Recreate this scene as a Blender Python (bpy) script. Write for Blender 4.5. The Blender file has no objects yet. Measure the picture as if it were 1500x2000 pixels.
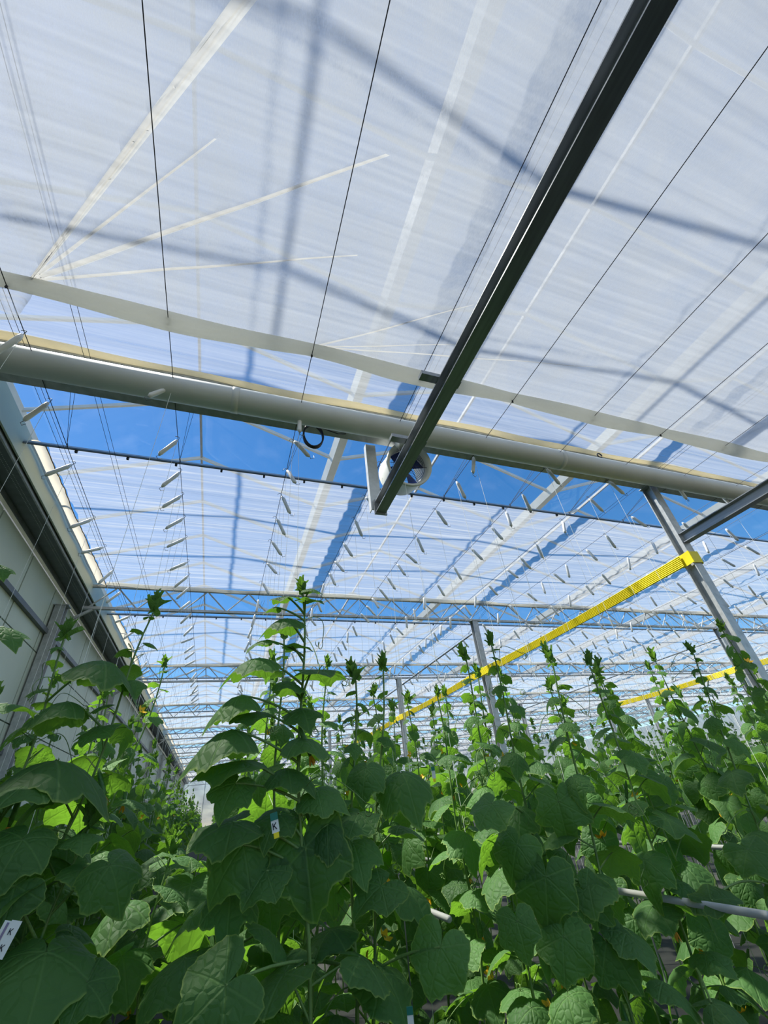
import bpy, bmesh, math, random
from mathutils import Vector, Matrix, noise

random.seed(7)
R = math.radians
scene = bpy.context.scene
COL = scene.collection

# ------------------------------------------------------------------ camera
CAM_Z = 1.6
FPX = 815.35
PITCH, ROLL, YAW = 0.60573756, -0.11471464, -0.39129671


def cam_basis():
    cp, sp = math.cos(PITCH), math.sin(PITCH)
    cr, sr = math.cos(ROLL), math.sin(ROLL)
    cy, sy = math.cos(YAW), math.sin(YAW)
    f = Vector((-sy * cp, cy * cp, sp))
    r = Vector((cy, sy, 0))
    u = r.cross(f)
    return cr * r + sr * u, -sr * r + cr * u, f


CR, CU, CF = cam_basis()
cam_data = bpy.data.cameras.new('camera')
cam = bpy.data.objects.new('camera', cam_data)
COL.objects.link(cam)
cam.matrix_world = Matrix((
    (CR.x, CU.x, -CF.x, 0), (CR.y, CU.y, -CF.y, 0), (CR.z, CU.z, -CF.z, CAM_Z), (0, 0, 0, 1)))
cam_data.sensor_fit = 'HORIZONTAL'
cam_data.sensor_width = 36
cam_data.lens = FPX / 1500 * 36
cam_data.clip_start = 0.02
cam_data.clip_end = 500
scene.camera = cam

# ------------------------------------------------------------------ sky, sun, exposure
SUN_DIR = Vector((-0.48, 0.30, 1.0)).normalized()      # towards the sun
world = bpy.data.worlds.new('sky')
scene.world = world
world.use_nodes = True
wn, wl = world.node_tree.nodes, world.node_tree.links
wn.clear()
sky = wn.new('ShaderNodeTexSky')
sky.sky_type = 'NISHITA'
sky.sun_disc = False
sky.sun_elevation = math.asin(SUN_DIR.z)
sky.sun_rotation = math.atan2(SUN_DIR.x, SUN_DIR.y)
sky.air_density = 1.0
sky.dust_density = 0.2
sky.ozone_density = 3.0
hs = wn.new('ShaderNodeHueSaturation')
hs.inputs['Saturation'].default_value = 1.32
bg = wn.new('ShaderNodeBackground')
bg.inputs['Strength'].default_value = 0.24
wo = wn.new('ShaderNodeOutputWorld')
wl.new(sky.outputs[0], hs.inputs['Color'])
wl.new(hs.outputs[0], bg.inputs['Color'])
wl.new(bg.outputs[0], wo.inputs['Surface'])

sun_data = bpy.data.lights.new('sun', 'SUN')
sun_data.energy = 13.0
sun_data.angle = R(2.2)
sun_data.color = (1.0, 0.95, 0.86)
sun = bpy.data.objects.new('sun', sun_data)
COL.objects.link(sun)
sun.rotation_euler = SUN_DIR.to_track_quat('Z', 'Y').to_euler()
sun.location = SUN_DIR * 40

scene.view_settings.view_transform = 'Standard'
scene.view_settings.look = 'None'
scene.view_settings.gamma = 1.0
scene.view_settings.use_curve_mapping = False
scene.view_settings.exposure = -0.36


# ------------------------------------------------------------------ helpers
def ray(px, py):
    v = CR * ((px - 750) / FPX) - CU * ((py - 1000) / FPX) + CF
    return v


def at(px, py, x=None, y=None, z=None):
    """world point seen at a photograph pixel, at a known plane (z above the floor)"""
    v = ray(px, py)
    if y is not None:
        t = y / v.y
    elif x is not None:
        t = x / v.x
    else:
        t = (z - CAM_Z) / v.z
    return Vector((0, 0, CAM_Z)) + v * t


class MB:
    def __init__(self):
        self.v, self.f, self.uv, self.edge = [], [], None, None

    def quad(self, a, b, c, d):
        n = len(self.v)
        self.v += [tuple(a), tuple(b), tuple(c), tuple(d)]
        self.f.append((n, n + 1, n + 2, n + 3))
        return self

    def box(self, x0, x1, y0, y1, z0, z1):
        n = len(self.v)
        self.v += [(x0, y0, z0), (x1, y0, z0), (x1, y1, z0), (x0, y1, z0),
                   (x0, y0, z1), (x1, y0, z1), (x1, y1, z1), (x0, y1, z1)]
        self.f += [tuple(n + i for i in q) for q in
                   ((0, 3, 2, 1), (4, 5, 6, 7), (0, 1, 5, 4), (1, 2, 6, 5), (2, 3, 7, 6), (3, 0, 4, 7))]
        return self

    def bar(self, a, b, w, h, up=Vector((0, 0, 1))):
        """rectangular bar from a to b, w across, h along up"""
        a, b = Vector(a), Vector(b)
        d = (b - a).normalized()
        s = d.cross(up)
        if s.length < 1e-4:
            s = d.cross(Vector((0, 1, 0)))
        s.normalize()
        u = s.cross(d)
        n = len(self.v)
        for p in (a, b):
            for i, j in ((-1, -1), (1, -1), (1, 1), (-1, 1)):
                self.v.append(tuple(p + s * (w / 2 * i) + u * (h / 2 * j)))
        self.f += [tuple(n + i for i in q) for q in
                   ((0, 1, 2, 3), (7, 6, 5, 4), (0, 4, 5, 1), (1, 5, 6, 2), (2, 6, 7, 3), (3, 7, 4, 0))]
        return self

    def tube(self, pts, r, n=8, cap=True):
        pts = [Vector(p) for p in pts]
        m = len(pts)
        rs = r if isinstance(r, (list, tuple)) else [r] * m
        t0 = (pts[1] - pts[0]).normalized()
        s = t0.orthogonal().normalized()
        base = len(self.v)
        for i, p in enumerate(pts):
            t = (pts[min(i + 1, m - 1)] - pts[max(i - 1, 0)])
            if t.length < 1e-9:
                t = t0
            t.normalize()
            s = (s - t * s.dot(t))
            if s.length < 1e-6:
                s = t.orthogonal()
            s.normalize()
            b = t.cross(s)
            for k in range(n):
                a = 2 * math.pi * k / n
                self.v.append(tuple(p + (s * math.cos(a) + b * math.sin(a)) * rs[i]))
        for i in range(m - 1):
            for k in range(n):
                k2 = (k + 1) % n
                self.f.append((base + i * n + k, base + i * n + k2, base + (i + 1) * n + k2, base + (i + 1) * n + k))
        if cap:
            self.f.append(tuple(base + k for k in reversed(range(n))))
            self.f.append(tuple(base + (m - 1) * n + k for k in range(n)))
        return self

    def prism(self, prof, a, b, s, u):
        """extrude a 2D profile (in axes s,u) from a to b"""
        a, b, s, u = Vector(a), Vector(b), Vector(s), Vector(u)
        n = len(self.v)
        m = len(prof)
        for p in (a, b):
            for x, y in prof:
                self.v.append(tuple(p + s * x + u * y))
        for i in range(m):
            j = (i + 1) % m
            self.f.append((n + i, n + j, n + m + j, n + m + i))
        self.f.append(tuple(n + i for i in reversed(range(m))))
        self.f.append(tuple(n + m + i for i in range(m)))
        return self

    def grid(self, fn, nu, nv):
        n = len(self.v)
        for j in range(nv + 1):
            for i in range(nu + 1):
                self.v.append(tuple(fn(i / nu, j / nv)))
        for j in range(nv):
            for i in range(nu):
                a = n + j * (nu + 1) + i
                self.f.append((a, a + 1, a + nu + 2, a + nu + 1))
        return self

    def mesh(self, name, mat, smooth=False):
        me = bpy.data.meshes.new(name)
        me.from_pydata(self.v, [], self.f)
        if mat is not None:
            me.materials.append(mat)
        if smooth:
            me.polygons.foreach_set('use_smooth', [True] * len(me.polygons))
        if self.uv is not None:
            l = me.uv_layers.new(name='leaf')
            for lp in me.loops:
                l.data[lp.index].uv = self.uv[lp.vertex_index]
        if self.edge is not None:
            l = me.uv_layers.new(name='edge')
            for lp in me.loops:
                l.data[lp.index].uv = (self.edge[lp.vertex_index], 0)
        me.update()
        return me

    def build(self, name, mat, parent=None, smooth=False, origin=None):
        if origin is not None:
            self.v = [(p[0] - origin[0], p[1] - origin[1], p[2] - origin[2]) for p in self.v]
        o = bpy.data.objects.new(name, self.mesh(name, mat, smooth))
        COL.objects.link(o)
        if origin is not None and parent is None:
            o.location = origin
        if parent is not None:
            o.parent = parent
        return o


def inst(name, me, parent=None, loc=(0, 0, 0), rot=None, scale=None):
    o = bpy.data.objects.new(name, me)
    COL.objects.link(o)
    o.location = loc
    if rot is not None:
        o.rotation_euler = rot
    if scale is not None:
        o.scale = (scale,) * 3 if isinstance(scale, (int, float)) else scale
    if parent is not None:
        o.parent = parent
    return o


def tag(o, label=None, cat=None, group=None, kind=None):
    if label:
        o['label'] = label
    if cat:
        o['category'] = cat
    if group:
        o['group'] = group
    if kind:
        o['kind'] = kind
    return o


def empty(name, loc, label=None, cat=None, group=None, kind=None):
    o = bpy.data.objects.new(name, None)
    COL.objects.link(o)
    o.location = loc
    o.empty_display_size = 0.1
    return tag(o, label, cat, group, kind)


# ------------------------------------------------------------------ materials
def new_mat(name):
    m = bpy.data.materials.new(name)
    m.use_nodes = True
    m.node_tree.nodes.clear()
    return m, m.node_tree.nodes, m.node_tree.links


def simple(name, col, rough=0.5, metal=0.0, var=0.12, scale=6.0, bump=0.0, stretch=(1, 1, 1)):
    m, n, l = new_mat(name)
    out = n.new('ShaderNodeOutputMaterial')
    p = n.new('ShaderNodeBsdfPrincipled')
    p.inputs['Roughness'].default_value = rough
    p.inputs['Metallic'].default_value = metal
    tc = n.new('ShaderNodeTexCoord')
    mp = n.new('ShaderNodeMapping')
    mp.inputs['Scale'].default_value = stretch
    nz = n.new('ShaderNodeTexNoise')
    nz.inputs['Scale'].default_value = scale
    nz.inputs['Detail'].default_value = 5
    cr = n.new('ShaderNodeValToRGB')
    cr.color_ramp.elements[0].position = 0.3
    cr.color_ramp.elements[1].position = 0.7
    cr.color_ramp.elements[0].color = tuple(c * (1 - var) for c in col) + (1,)
    cr.color_ramp.elements[1].color = tuple(min(1, c * (1 + var)) for c in col) + (1,)
    l.new(tc.outputs['Object'], mp.inputs['Vector'])
    l.new(mp.outputs[0], nz.inputs['Vector'])
    l.new(nz.outputs['Fac'], cr.inputs['Fac'])
    l.new(cr.outputs[0], p.inputs['Base Color'])
    if bump:
        b = n.new('ShaderNodeBump')
        b.inputs['Strength'].default_value = bump
        b.inputs['Distance'].default_value = 0.01
        l.new(nz.outputs['Fac'], b.inputs['Height'])
        l.new(b.outputs[0], p.inputs['Normal'])
    l.new(p.outputs[0], out.inputs['Surface'])
    return m


M = {}
M['steel'] = simple('galvanised_steel', (0.42, 0.44, 0.45), 0.42, 0.35, 0.18, 14)
M['steel_light'] = simple('bright_zinc', (0.60, 0.62, 0.63), 0.45, 0.2, 0.12, 18)
M['steel_dark'] = simple('weathered_steel', (0.13, 0.145, 0.155), 0.45, 0.2, 0.15, 9)
M['wire'] = simple('wire_black', (0.02, 0.022, 0.028), 0.5, 0.3)
M['alu'] = simple('aluminium', (0.55, 0.57, 0.59), 0.35, 0.7, 0.08, 10)
M['alu_white'] = simple('painted_white_aluminium', (0.78, 0.77, 0.73), 0.45, 0, 0.06, 5)
M['pipe'] = simple('white_pipe', (0.74, 0.75, 0.70), 0.5, 0, 0.05, 3)
M['panel'] = simple('sandwich_panel', (0.50, 0.56, 0.47), 0.5, 0, 0.05, 1.5)
M['ridge'] = simple('ridge_grey', (0.36, 0.37, 0.38), 0.6)
M['black'] = simple('black_rubber', (0.012, 0.013, 0.02), 0.5)
M['white_plastic'] = simple('white_plastic', (0.82, 0.82, 0.80), 0.4, 0, 0.04)
M['twine'] = simple('white_twine', (0.80, 0.82, 0.78), 0.7, 0, 0.05)
M['yellow'] = simple('yellow_ribbon', (0.90, 0.74, 0.0), 0.45, 0, 0.05, 12)
M['fan_white'] = simple('fan_housing_white', (0.74, 0.75, 0.70), 0.4, 0, 0.04)
M['blue'] = simple('blue_fan_blade', (0.02, 0.06, 0.32), 0.4)
M['floor'] = simple('ground_cloth', (0.028, 0.030, 0.026), 0.95, 0, 0.3, 3)
M['ink'] = simple('black_ink', (0.015, 0.015, 0.02), 0.6)
M['teal'] = simple('teal_tag', (0.0, 0.16, 0.11), 0.5)
M['tag'] = simple('tag_white', (0.75, 0.77, 0.72), 0.5, 0, 0.05)
M['tag_violet'] = simple('tag_violet', (0.22, 0.19, 0.32), 0.5)


def glass_mat():
    m, n, l = new_mat('roof_glass')
    out = n.new('ShaderNodeOutputMaterial')
    t = n.new('ShaderNodeBsdfTransparent')
    t.inputs['Color'].default_value = (0.93, 0.95, 0.95, 1)
    g = n.new('ShaderNodeBsdfGlossy')
    g.inputs['Roughness'].default_value = 0.02
    df = n.new('ShaderNodeBsdfTranslucent')
    df.inputs['Color'].default_value = (0.9, 0.92, 0.95, 1)
    tc = n.new('ShaderNodeTexCoord')
    nz = n.new('ShaderNodeTexNoise')
    nz.inputs['Scale'].default_value = 2.0
    nz.inputs['Detail'].default_value = 6
    l.new(tc.outputs['Object'], nz.inputs['Vector'])
    mr = n.new('ShaderNodeMapRange')
    mr.inputs['From Min'].default_value = 0.5
    mr.inputs['From Max'].default_value = 0.85
    mr.inputs['To Min'].default_value = 0.0
    mr.inputs['To Max'].default_value = 0.03
    l.new(nz.outputs['Fac'], mr.inputs['Value'])
    m1 = n.new('ShaderNodeMixShader')
    l.new(mr.outputs[0], m1.inputs['Fac'])
    l.new(t.outputs[0], m1.inputs[1])
    l.new(df.outputs[0], m1.inputs[2])
    m2 = n.new('ShaderNodeMixShader')
    m2.inputs['Fac'].default_value = 0.05
    l.new(m1.outputs[0], m2.inputs[1])
    l.new(g.outputs[0], m2.inputs[2])
    l.new(m2.outputs[0], out.inputs['Surface'])
    return m


def cloth_mat(name, col, clear_lo, clear_hi, transl, scale, streak=(1, 1, 1), detail=4.0, weave=0.0, lo=0.35, hi=0.65):
    """thin woven screen: some light passes straight through the open weave, the rest is scattered"""
    m, n, l = new_mat(name)
    out = n.new('ShaderNodeOutputMaterial')
    tr = n.new('ShaderNodeBsdfTransparent')
    tl = n.new('ShaderNodeBsdfTranslucent')
    tl.inputs['Color'].default_value = col + (1,)
    df = n.new('ShaderNodeBsdfDiffuse')
    df.inputs['Color'].default_value = col + (1,)
    mx = n.new('ShaderNodeMixShader')
    mx.inputs['Fac'].default_value = transl
    l.new(df.outputs[0], mx.inputs[1])
    l.new(tl.outputs[0], mx.inputs[2])
    tc = n.new('ShaderNodeTexCoord')
    mp = n.new('ShaderNodeMapping')
    mp.inputs['Scale'].default_value = streak
    nz = n.new('ShaderNodeTexNoise')
    nz.inputs['Scale'].default_value = scale
    nz.inputs['Detail'].default_value = detail
    nz.inputs['Roughness'].default_value = 0.7
    nz.inputs['Distortion'].default_value = 0.3
    l.new(tc.outputs['Object'], mp.inputs['Vector'])
    l.new(mp.outputs[0], nz.inputs['Vector'])
    mr = n.new('ShaderNodeMapRange')
    mr.inputs['From Min'].default_value = lo
    mr.inputs['From Max'].default_value = hi
    mr.inputs['To Min'].default_value = clear_hi
    mr.inputs['To Max'].default_value = clear_lo
    l.new(nz.outputs['Fac'], mr.inputs['Value'])
    fac = mr.outputs[0]
    if weave:
        mp2 = n.new('ShaderNodeMapping')
        mp2.inputs['Scale'].default_value = (170, 45, 1)
        n2 = n.new('ShaderNodeTexNoise')
        n2.inputs['Scale'].default_value = 1.0
        n2.inputs['Detail'].default_value = 2
        l.new(tc.outputs['Object'], mp2.inputs['Vector'])
        l.new(mp2.outputs[0], n2.inputs['Vector'])
        ma = n.new('ShaderNodeMath')
        ma.operation = 'MULTIPLY_ADD'
        ma.inputs[1].default_value = weave
        ma.inputs[2].default_value = -weave / 2
        l.new(n2.outputs['Fac'], ma.inputs[0])
        ad = n.new('ShaderNodeMath')
        ad.operation = 'ADD'
        ad.use_clamp = True
        l.new(fac, ad.inputs[0])
        l.new(ma.outputs[0], ad.inputs[1])
        fac = ad.outputs[0]
    m2 = n.new('ShaderNodeMixShader')
    l.new(fac, m2.inputs['Fac'])
    l.new(mx.outputs[0], m2.inputs[1])
    l.new(tr.outputs[0], m2.inputs[2])
    l.new(m2.outputs[0], out.inputs['Surface'])
    return m


M['glass'] = glass_mat()
M['screen_low'] = cloth_mat('dense_white_screen', (0.50, 0.525, 0.56), 0.04, 0.44, 0.62, 3.2, (1.0, 0.8, 1), 10, 0.34, 0.30, 0.70)
M['screen_fold'] = cloth_mat('folded_white_screen', (0.64, 0.64, 0.62), 0.0, 0.02, 0.66, 8)  # denser weave when folded; light caught by the creases put into the paler colour
M['hem_low'] = cloth_mat('white_screen_hem', (0.84, 0.84, 0.79), 0.0, 0.03, 0.62, 60, (1, 1, 1), 4)
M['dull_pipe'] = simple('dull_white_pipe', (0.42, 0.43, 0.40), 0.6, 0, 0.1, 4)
M['cream'] = cloth_mat('cream_hem', (0.90, 0.82, 0.62), 0.0, 0.05, 0.6, 7, (1, 1, 1), 4)
M['hem_white'] = cloth_mat('white_hem', (0.88, 0.86, 0.80), 0.0, 0.05, 0.6, 7, (1, 1, 1), 4)
M['screen_near'] = cloth_mat('clear_banded_screen_thin', (0.50, 0.515, 0.53), 0.46, 0.62, 0.62, 1.0, (0.3, 26, 1), 5, 0.0, 0.36, 0.62)
M['screen_up'] = cloth_mat('clear_banded_screen', (0.52, 0.535, 0.55), 0.10, 0.58, 0.62, 1.0, (0.3, 30, 1), 5, 0.0, 0.47, 0.72)
M['screen_far'] = cloth_mat('far_banded_screen', (0.52, 0.535, 0.55), 0.10, 0.52, 0.62, 1.0, (0.3, 22, 1), 4, 0.0, 0.44, 0.70)
M['side_cloth'] = cloth_mat('cream_side_curtain', (0.76, 0.69, 0.56), 0.0, 0.04, 0.55, 5, (1, 1, 1), 4)


def leaf_mat(name, top, back, trans, gloss=0.35):
    m, n, l = new_mat(name)
    out = n.new('ShaderNodeOutputMaterial')
    uv = n.new('ShaderNodeUVMap')
    uv.uv_map = 'leaf'
    sep = n.new('ShaderNodeSeparateXYZ')
    l.new(uv.outputs[0], sep.inputs[0])

    def math_(op, a, b=None, c=None):
        x = n.new('ShaderNodeMath')
        x.operation = op
        for i, q in enumerate((a, b, c)):
            if q is None:
                continue
            if isinstance(q, (int, float)):
                x.inputs[i].default_value = q
            else:
                l.new(q, x.inputs[i])
        return x.outputs[0]
    ang = math_('ARCTAN2', sep.outputs[1], sep.outputs[0])
    ln = n.new('ShaderNodeVectorMath')
    ln.operation = 'LENGTH'
    l.new(uv.outputs[0], ln.inputs[0])
    rad = ln.outputs['Value']
    a = math_('DIVIDE', ang, R(60))
    rd = math_('ROUND', a)
    d = math_('ABSOLUTE', math_('SUBTRACT', a, rd))
    d = math_('MULTIPLY', math_('MULTIPLY', d, R(60)), rad)
    vein = n.new('ShaderNodeMapRange')
    vein.inputs['From Min'].default_value = 0.004
    vein.inputs['From Max'].default_value = 0.022
    vein.inputs['To Min'].default_value = 1
    vein.inputs['To Max'].default_value = 0
    l.new(d, vein.inputs['Value'])
    vo = n.new('ShaderNodeTexVoronoi')
    vo.feature = 'DISTANCE_TO_EDGE'
    vo.inputs['Scale'].default_value = 7.5
    l.new(uv.outputs[0], vo.inputs['Vector'])
    cell = n.new('ShaderNodeMapRange')
    cell.inputs['From Max'].default_value = 0.22
    l.new(vo.outputs['Distance'], cell.inputs['Value'])
    hgt = math_('SUBTRACT', cell.outputs[0], math_('MULTIPLY', vein.outputs[0], 1.3))
    bp = n.new('ShaderNodeBump')
    bp.inputs['Strength'].default_value = 0.4
    bp.inputs['Distance'].default_value = 0.006
    l.new(hgt, bp.inputs['Height'])
    # colour: random per leaf, lighter veins
    oi = n.new('ShaderNodeObjectInfo')
    ramp = n.new('ShaderNodeValToRGB')
    ramp.color_ramp.elements[0].color = tuple(c * 0.72 for c in top) + (1,)
    ramp.color_ramp.elements[1].color = (top[0] * 1.45, top[1] * 1.3, top[2] * 1.2, 1)
    l.new(oi.outputs['Random'], ramp.inputs['Fac'])
    geo = n.new('ShaderNodeNewGeometry')
    mixb = n.new('ShaderNodeMix')
    mixb.data_type = 'RGBA'
    l.new(geo.outputs['Backfacing'], mixb.inputs['Factor'])
    l.new(ramp.outputs[0], mixb.inputs['A'])
    mixb.inputs['B'].default_value = back + (1,)
    mixv = n.new('ShaderNodeMix')
    mixv.data_type = 'RGBA'
    l.new(math_('MULTIPLY', vein.outputs[0], 0.4), mixv.inputs['Factor'])
    l.new(mixb.outputs['Result'], mixv.inputs['A'])
    mixv.inputs['B'].default_value = (top[0] * 2.6, top[1] * 1.9, top[2] * 2.0, 1)
    p = n.new('ShaderNodeBsdfPrincipled')
    p.inputs['Roughness'].default_value = 0.62
    p.inputs['Specular IOR Level'].default_value = gloss
    ue = n.new('ShaderNodeUVMap')
    ue.uv_map = 'edge'
    se = n.new('ShaderNodeSeparateXYZ')
    l.new(ue.outputs[0], se.inputs[0])
    em = n.new('ShaderNodeMapRange')
    em.inputs['From Min'].default_value = 0.955
    em.inputs['From Max'].default_value = 0.985
    em.inputs['To Max'].default_value = 0.6
    l.new(se.outputs[0], em.inputs['Value'])
    mixe = n.new('ShaderNodeMix')
    mixe.data_type = 'RGBA'
    l.new(em.outputs[0], mixe.inputs['Factor'])
    l.new(mixv.outputs['Result'], mixe.inputs['A'])
    mixe.inputs['B'].default_value = (0.30, 0.42, 0.09, 1)
    l.new(mixe.outputs['Result'], p.inputs['Base Color'])
    l.new(bp.outputs[0], p.inputs['Normal'])
    tl = n.new('ShaderNodeBsdfTranslucent')
    tl.inputs['Color'].default_value = trans + (1,)
    l.new(bp.outputs[0], tl.inputs['Normal'])
    mx = n.new('ShaderNodeMixShader')
    mx.inputs['Fac'].default_value = 0.40
    l.new(p.outputs[0], mx.inputs[1])
    l.new(tl.outputs[0], mx.inputs[2])
    l.new(mx.outputs[0], out.inputs['Surface'])
    return m


M['leaf'] = leaf_mat('cucumber_leaf', (0.068, 0.172, 0.050), (0.105, 0.225, 0.075), (0.20, 0.44, 0.03), 0.35)
M['leaf_young'] = leaf_mat('young_cucumber_leaf', (0.09, 0.21, 0.05), (0.11, 0.23, 0.06), (0.20, 0.42, 0.03))
M['stem'] = simple('green_stem', (0.13, 0.23, 0.055), 0.5, 0, 0.2, 30)
M['petal'] = simple('yellow_petal', (0.85, 0.46, 0.01), 0.6, 0, 0.15, 20)
M['withered'] = simple('withered_flower', (0.75, 0.30, 0.03), 0.7, 0, 0.2, 20)
M['fruit'] = simple('young_cucumber', (0.06, 0.17, 0.03), 0.45, 0, 0.25, 60, 0.4)

ORD = ['first', 'second', 'third', 'fourth', 'fifth', 'sixth', 'seventh', 'eighth', 'ninth', 'tenth', 'eleventh', 'twelfth', 'thirteenth', 'fourteenth', 'fifteenth', 'sixteenth']

# ------------------------------------------------------------------ layout of the house (heights above the floor)
WALL_X = -2.80
GUT = [WALL_X + 4.0 * j for j in range(13)]        # valley gutters
Z_GUT, Z_RIDGE = CAM_Z + 4.35, CAM_Z + 5.10
TRUSS_Y = [3.02 + 5.0 * k for k in range(-1, 11)]
Z_LOW = CAM_Z + 3.20                               # truss bottom chord
Z_UP = CAM_Z + 3.65                                # upper screen, top chord
Y_END = 54.5
X_END = 45.2
WIRE_X = [-1.74, -0.72, 0.39, 1.40, 2.42, 3.43, 4.45, 5.47, 6.5, 7.5, 8.55, 9.55, 10.6, 11.6]
Z_WIRE = CAM_Z + 3.225
ROWS = WIRE_X[:13]

# ------------------------------------------------------------------ floor and walls
tag(MB().box(-3.2, 46, -4, Y_END + 0.5, -0.1, 0).build('floor', M['floor']), kind='structure')

wall = empty('wall_left', (WALL_X, 0, 0), kind='structure')
pm = MB().box(-0.06, 0, -0.56, 0.56, -0.47, 0.47)
pm_top = pm.mesh('wall_panel', M['panel'])
rows_z = [0.5, 1.5, 2.5, 3.5, 4.5]
for zc in rows_z:
    for k in range(-2, 26):
        inst('panel', pm_top, wall, (0, 0.2 + 1.15 * k, zc), None, (1, 1, 1.045))
MB().box(WALL_X - 0.10, WALL_X - 0.062, -4, Y_END, 0, 5.1).build('wall_core', M['steel_dark'], wall, origin=(WALL_X, 0, 0))
fr = MB().box(WALL_X - 0.06, WALL_X, 28.9, Y_END, 0, 5.0)
fr.build('far_panel', M['panel'], wall, origin=(WALL_X, 0, 0))

# horizontal rails on the wall
for zz, nm in ((CAM_Z + 2.72, 'upper'), (CAM_Z + 1.05, 'lower')):
    t = MB().box(WALL_X + 0.002, WALL_X + 0.06, -3, Y_END - 1, zz - 0.035, zz + 0.035)
    tag(t.build('wall_rail', M['steel_dark'], None, origin=(WALL_X, 0, zz)),
        'dark steel rail running along the white wall panels, %s of the two' % nm, 'rail')

# perforated channel and pale strip above the panels
ch = empty('wall_channel', (WALL_X, 0, CAM_Z + 3.45), 'dark perforated steel channel running along the top of the left wall', 'channel')
o3 = (WALL_X, 0, CAM_Z + 3.45)
MB().box(-2.74, -2.44, -4, Y_END, CAM_Z + 3.46, CAM_Z + 3.475).build('channel_base', M['steel_dark'], ch, origin=o3)
MB().box(-2.74, -2.725, -4, Y_END, CAM_Z + 3.40, CAM_Z + 3.46).build('channel_flange', M['steel_dark'], ch, origin=o3)
MB().box(-2.46, -2.44, -4, Y_END, CAM_Z + 3.43, CAM_Z + 3.46).build('channel_flange', M['steel'], ch, origin=o3)
dot = MB()
for k in range(420):
    y = 1.5 + k * 0.028 + (0 if k < 300 else (k - 300) * 0.03)
    for xx, r in ((-2.58, 0.0045), (-2.545, 0.0045), (-2.475, 0.005)):
        dot.v += [(xx - r, y - r, CAM_Z + 3.4595), (xx + r, y - r, CAM_Z + 3.4595), (xx + r, y + r, CAM_Z + 3.4595), (xx - r, y + r, CAM_Z + 3.4595)]
        n0 = len(dot.v)
        dot.v += [(xx - r, y - r, CAM_Z + 3.457), (xx + r, y - r, CAM_Z + 3.457), (xx + r, y + r, CAM_Z + 3.457), (xx - r, y + r, CAM_Z + 3.457)]
        dot.f.append((n0 + 3, n0 + 2, n0 + 1, n0))
tag(dot.build('perforation', M['steel_light'], ch, origin=o3), kind='stuff')
strip = MB().box(-2.42, -2.40, -4, Y_END, CAM_Z + 3.47, CAM_Z + 3.80)
tag(strip.build('trim_1', M['panel'], None, origin=(-2.41, 0, CAM_Z + 3.6)), kind='structure')
sheet = MB().box(-2.80, -2.42, -4, Y_END, CAM_Z + 3.80, CAM_Z + 3.82)
tag(sheet.build('trim_2', M['panel'], None, origin=(-2.6, 0, CAM_Z + 3.8)), kind='structure')
sheet = MB().box(-2.83, -2.78, -4, Y_END, CAM_Z + 3.45, Z_GUT)
tag(sheet.build('trim_3', M['alu_white'], None, origin=(-2.8, 0, CAM_Z + 4)), kind='structure')

# back and right walls of the house: pale glazed cladding
bw = empty('wall_back', (0, Y_END, 0), kind='structure')
for i in range(24):
    x0 = WALL_X + i * 2.0
    MB().box(x0 + 0.02, x0 + 1.98, Y_END, Y_END + 0.03, 0, 6.7).build('panel', M['screen_far'], bw, origin=(0, Y_END, 0))
    MB().box(x0 - 0.03, x0 + 0.02, Y_END - 0.03, Y_END + 0.05, 0, 6.7).build('mullion', M['alu_white'], bw, origin=(0, Y_END, 0))
rw = empty('wall_right', (X_END, 0, 0), kind='structure')
for i in range(29):
    y0 = -4 + i * 2.0
    MB().box(X_END, X_END + 0.03, y0 + 0.02, y0 + 1.98, 0, 5.9).build('panel', M['screen_far'], rw, origin=(X_END, 0, 0))
    MB().box(X_END - 0.03, X_END + 0.05, y0 - 0.03, y0 + 0.02, 0, 5.9).build('mullion', M['alu_white'], rw, origin=(X_END, 0, 0))

# ------------------------------------------------------------------ glass roof
PW = 1.25
slope = math.atan2(Z_RIDGE - Z_GUT, 2.0)
SL = math.hypot(2.0, Z_RIDGE - Z_GUT)
pane_me = MB().quad((0.03, 0.02, 0), (SL - 0.02, 0.02, 0), (SL - 0.02, PW - 0.02, 0), (0.03, PW - 0.02, 0)).mesh('pane', M['glass'])
bar_me = MB().box(0, SL, -0.017, 0.017, -0.045, 0.004).mesh('glazing_bar', M['alu_white'])
Y0R = 3.35 - 5 * PW
NP = 20
for j in range(12):
    x0 = GUT[j]
    for side in (0, 1):
        base = empty('roof_slope', (x0 if side == 0 else x0 + 4.0, 0, Z_GUT), kind='structure')
        rot = (0, -slope, 0) if side == 0 else (0, -slope, math.pi)
        mir = 1 if side == 0 else -1
        npan = NP if j < 4 else 9
        for k in range(npan):
            y = Y0R + k * PW
            inst('pane', pane_me, base, (0, y if side == 0 else y + PW, 0), rot)
            inst('glazing_bar', bar_me, base, (0, y, 0), rot)
        far = MB()
        farb = MB()
        k = npan
        while Y0R + (k + 1) * PW < Y_END:
            y = Y0R + k * PW
            h = Z_RIDGE - Z_GUT
            far.v += [(0, y, 0), (2 * mir, y, h), (2 * mir, y + PW, h), (0, y + PW, 0)]
            q = len(far.v)
            far.f.append((q - 4, q - 3, q - 2, q - 1))
            farb.bar((0, y, -0.02), (2 * mir, y, h - 0.02), 0.044, 0.05)
            k += 1
        tag(far.build('far_panes', M['glass'], base), kind='stuff')
        tag(farb.build('far_glazing_bars', M['alu_white'], base), kind='stuff')
    tag(MB().box(x0 + 1.985, x0 + 2.015, -3, Y_END, Z_RIDGE - 0.035, Z_RIDGE + 0.015)
        .build('trim_ridge', M['ridge'], None, origin=(x0 + 2, 0, Z_RIDGE)), kind='structure')
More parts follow.
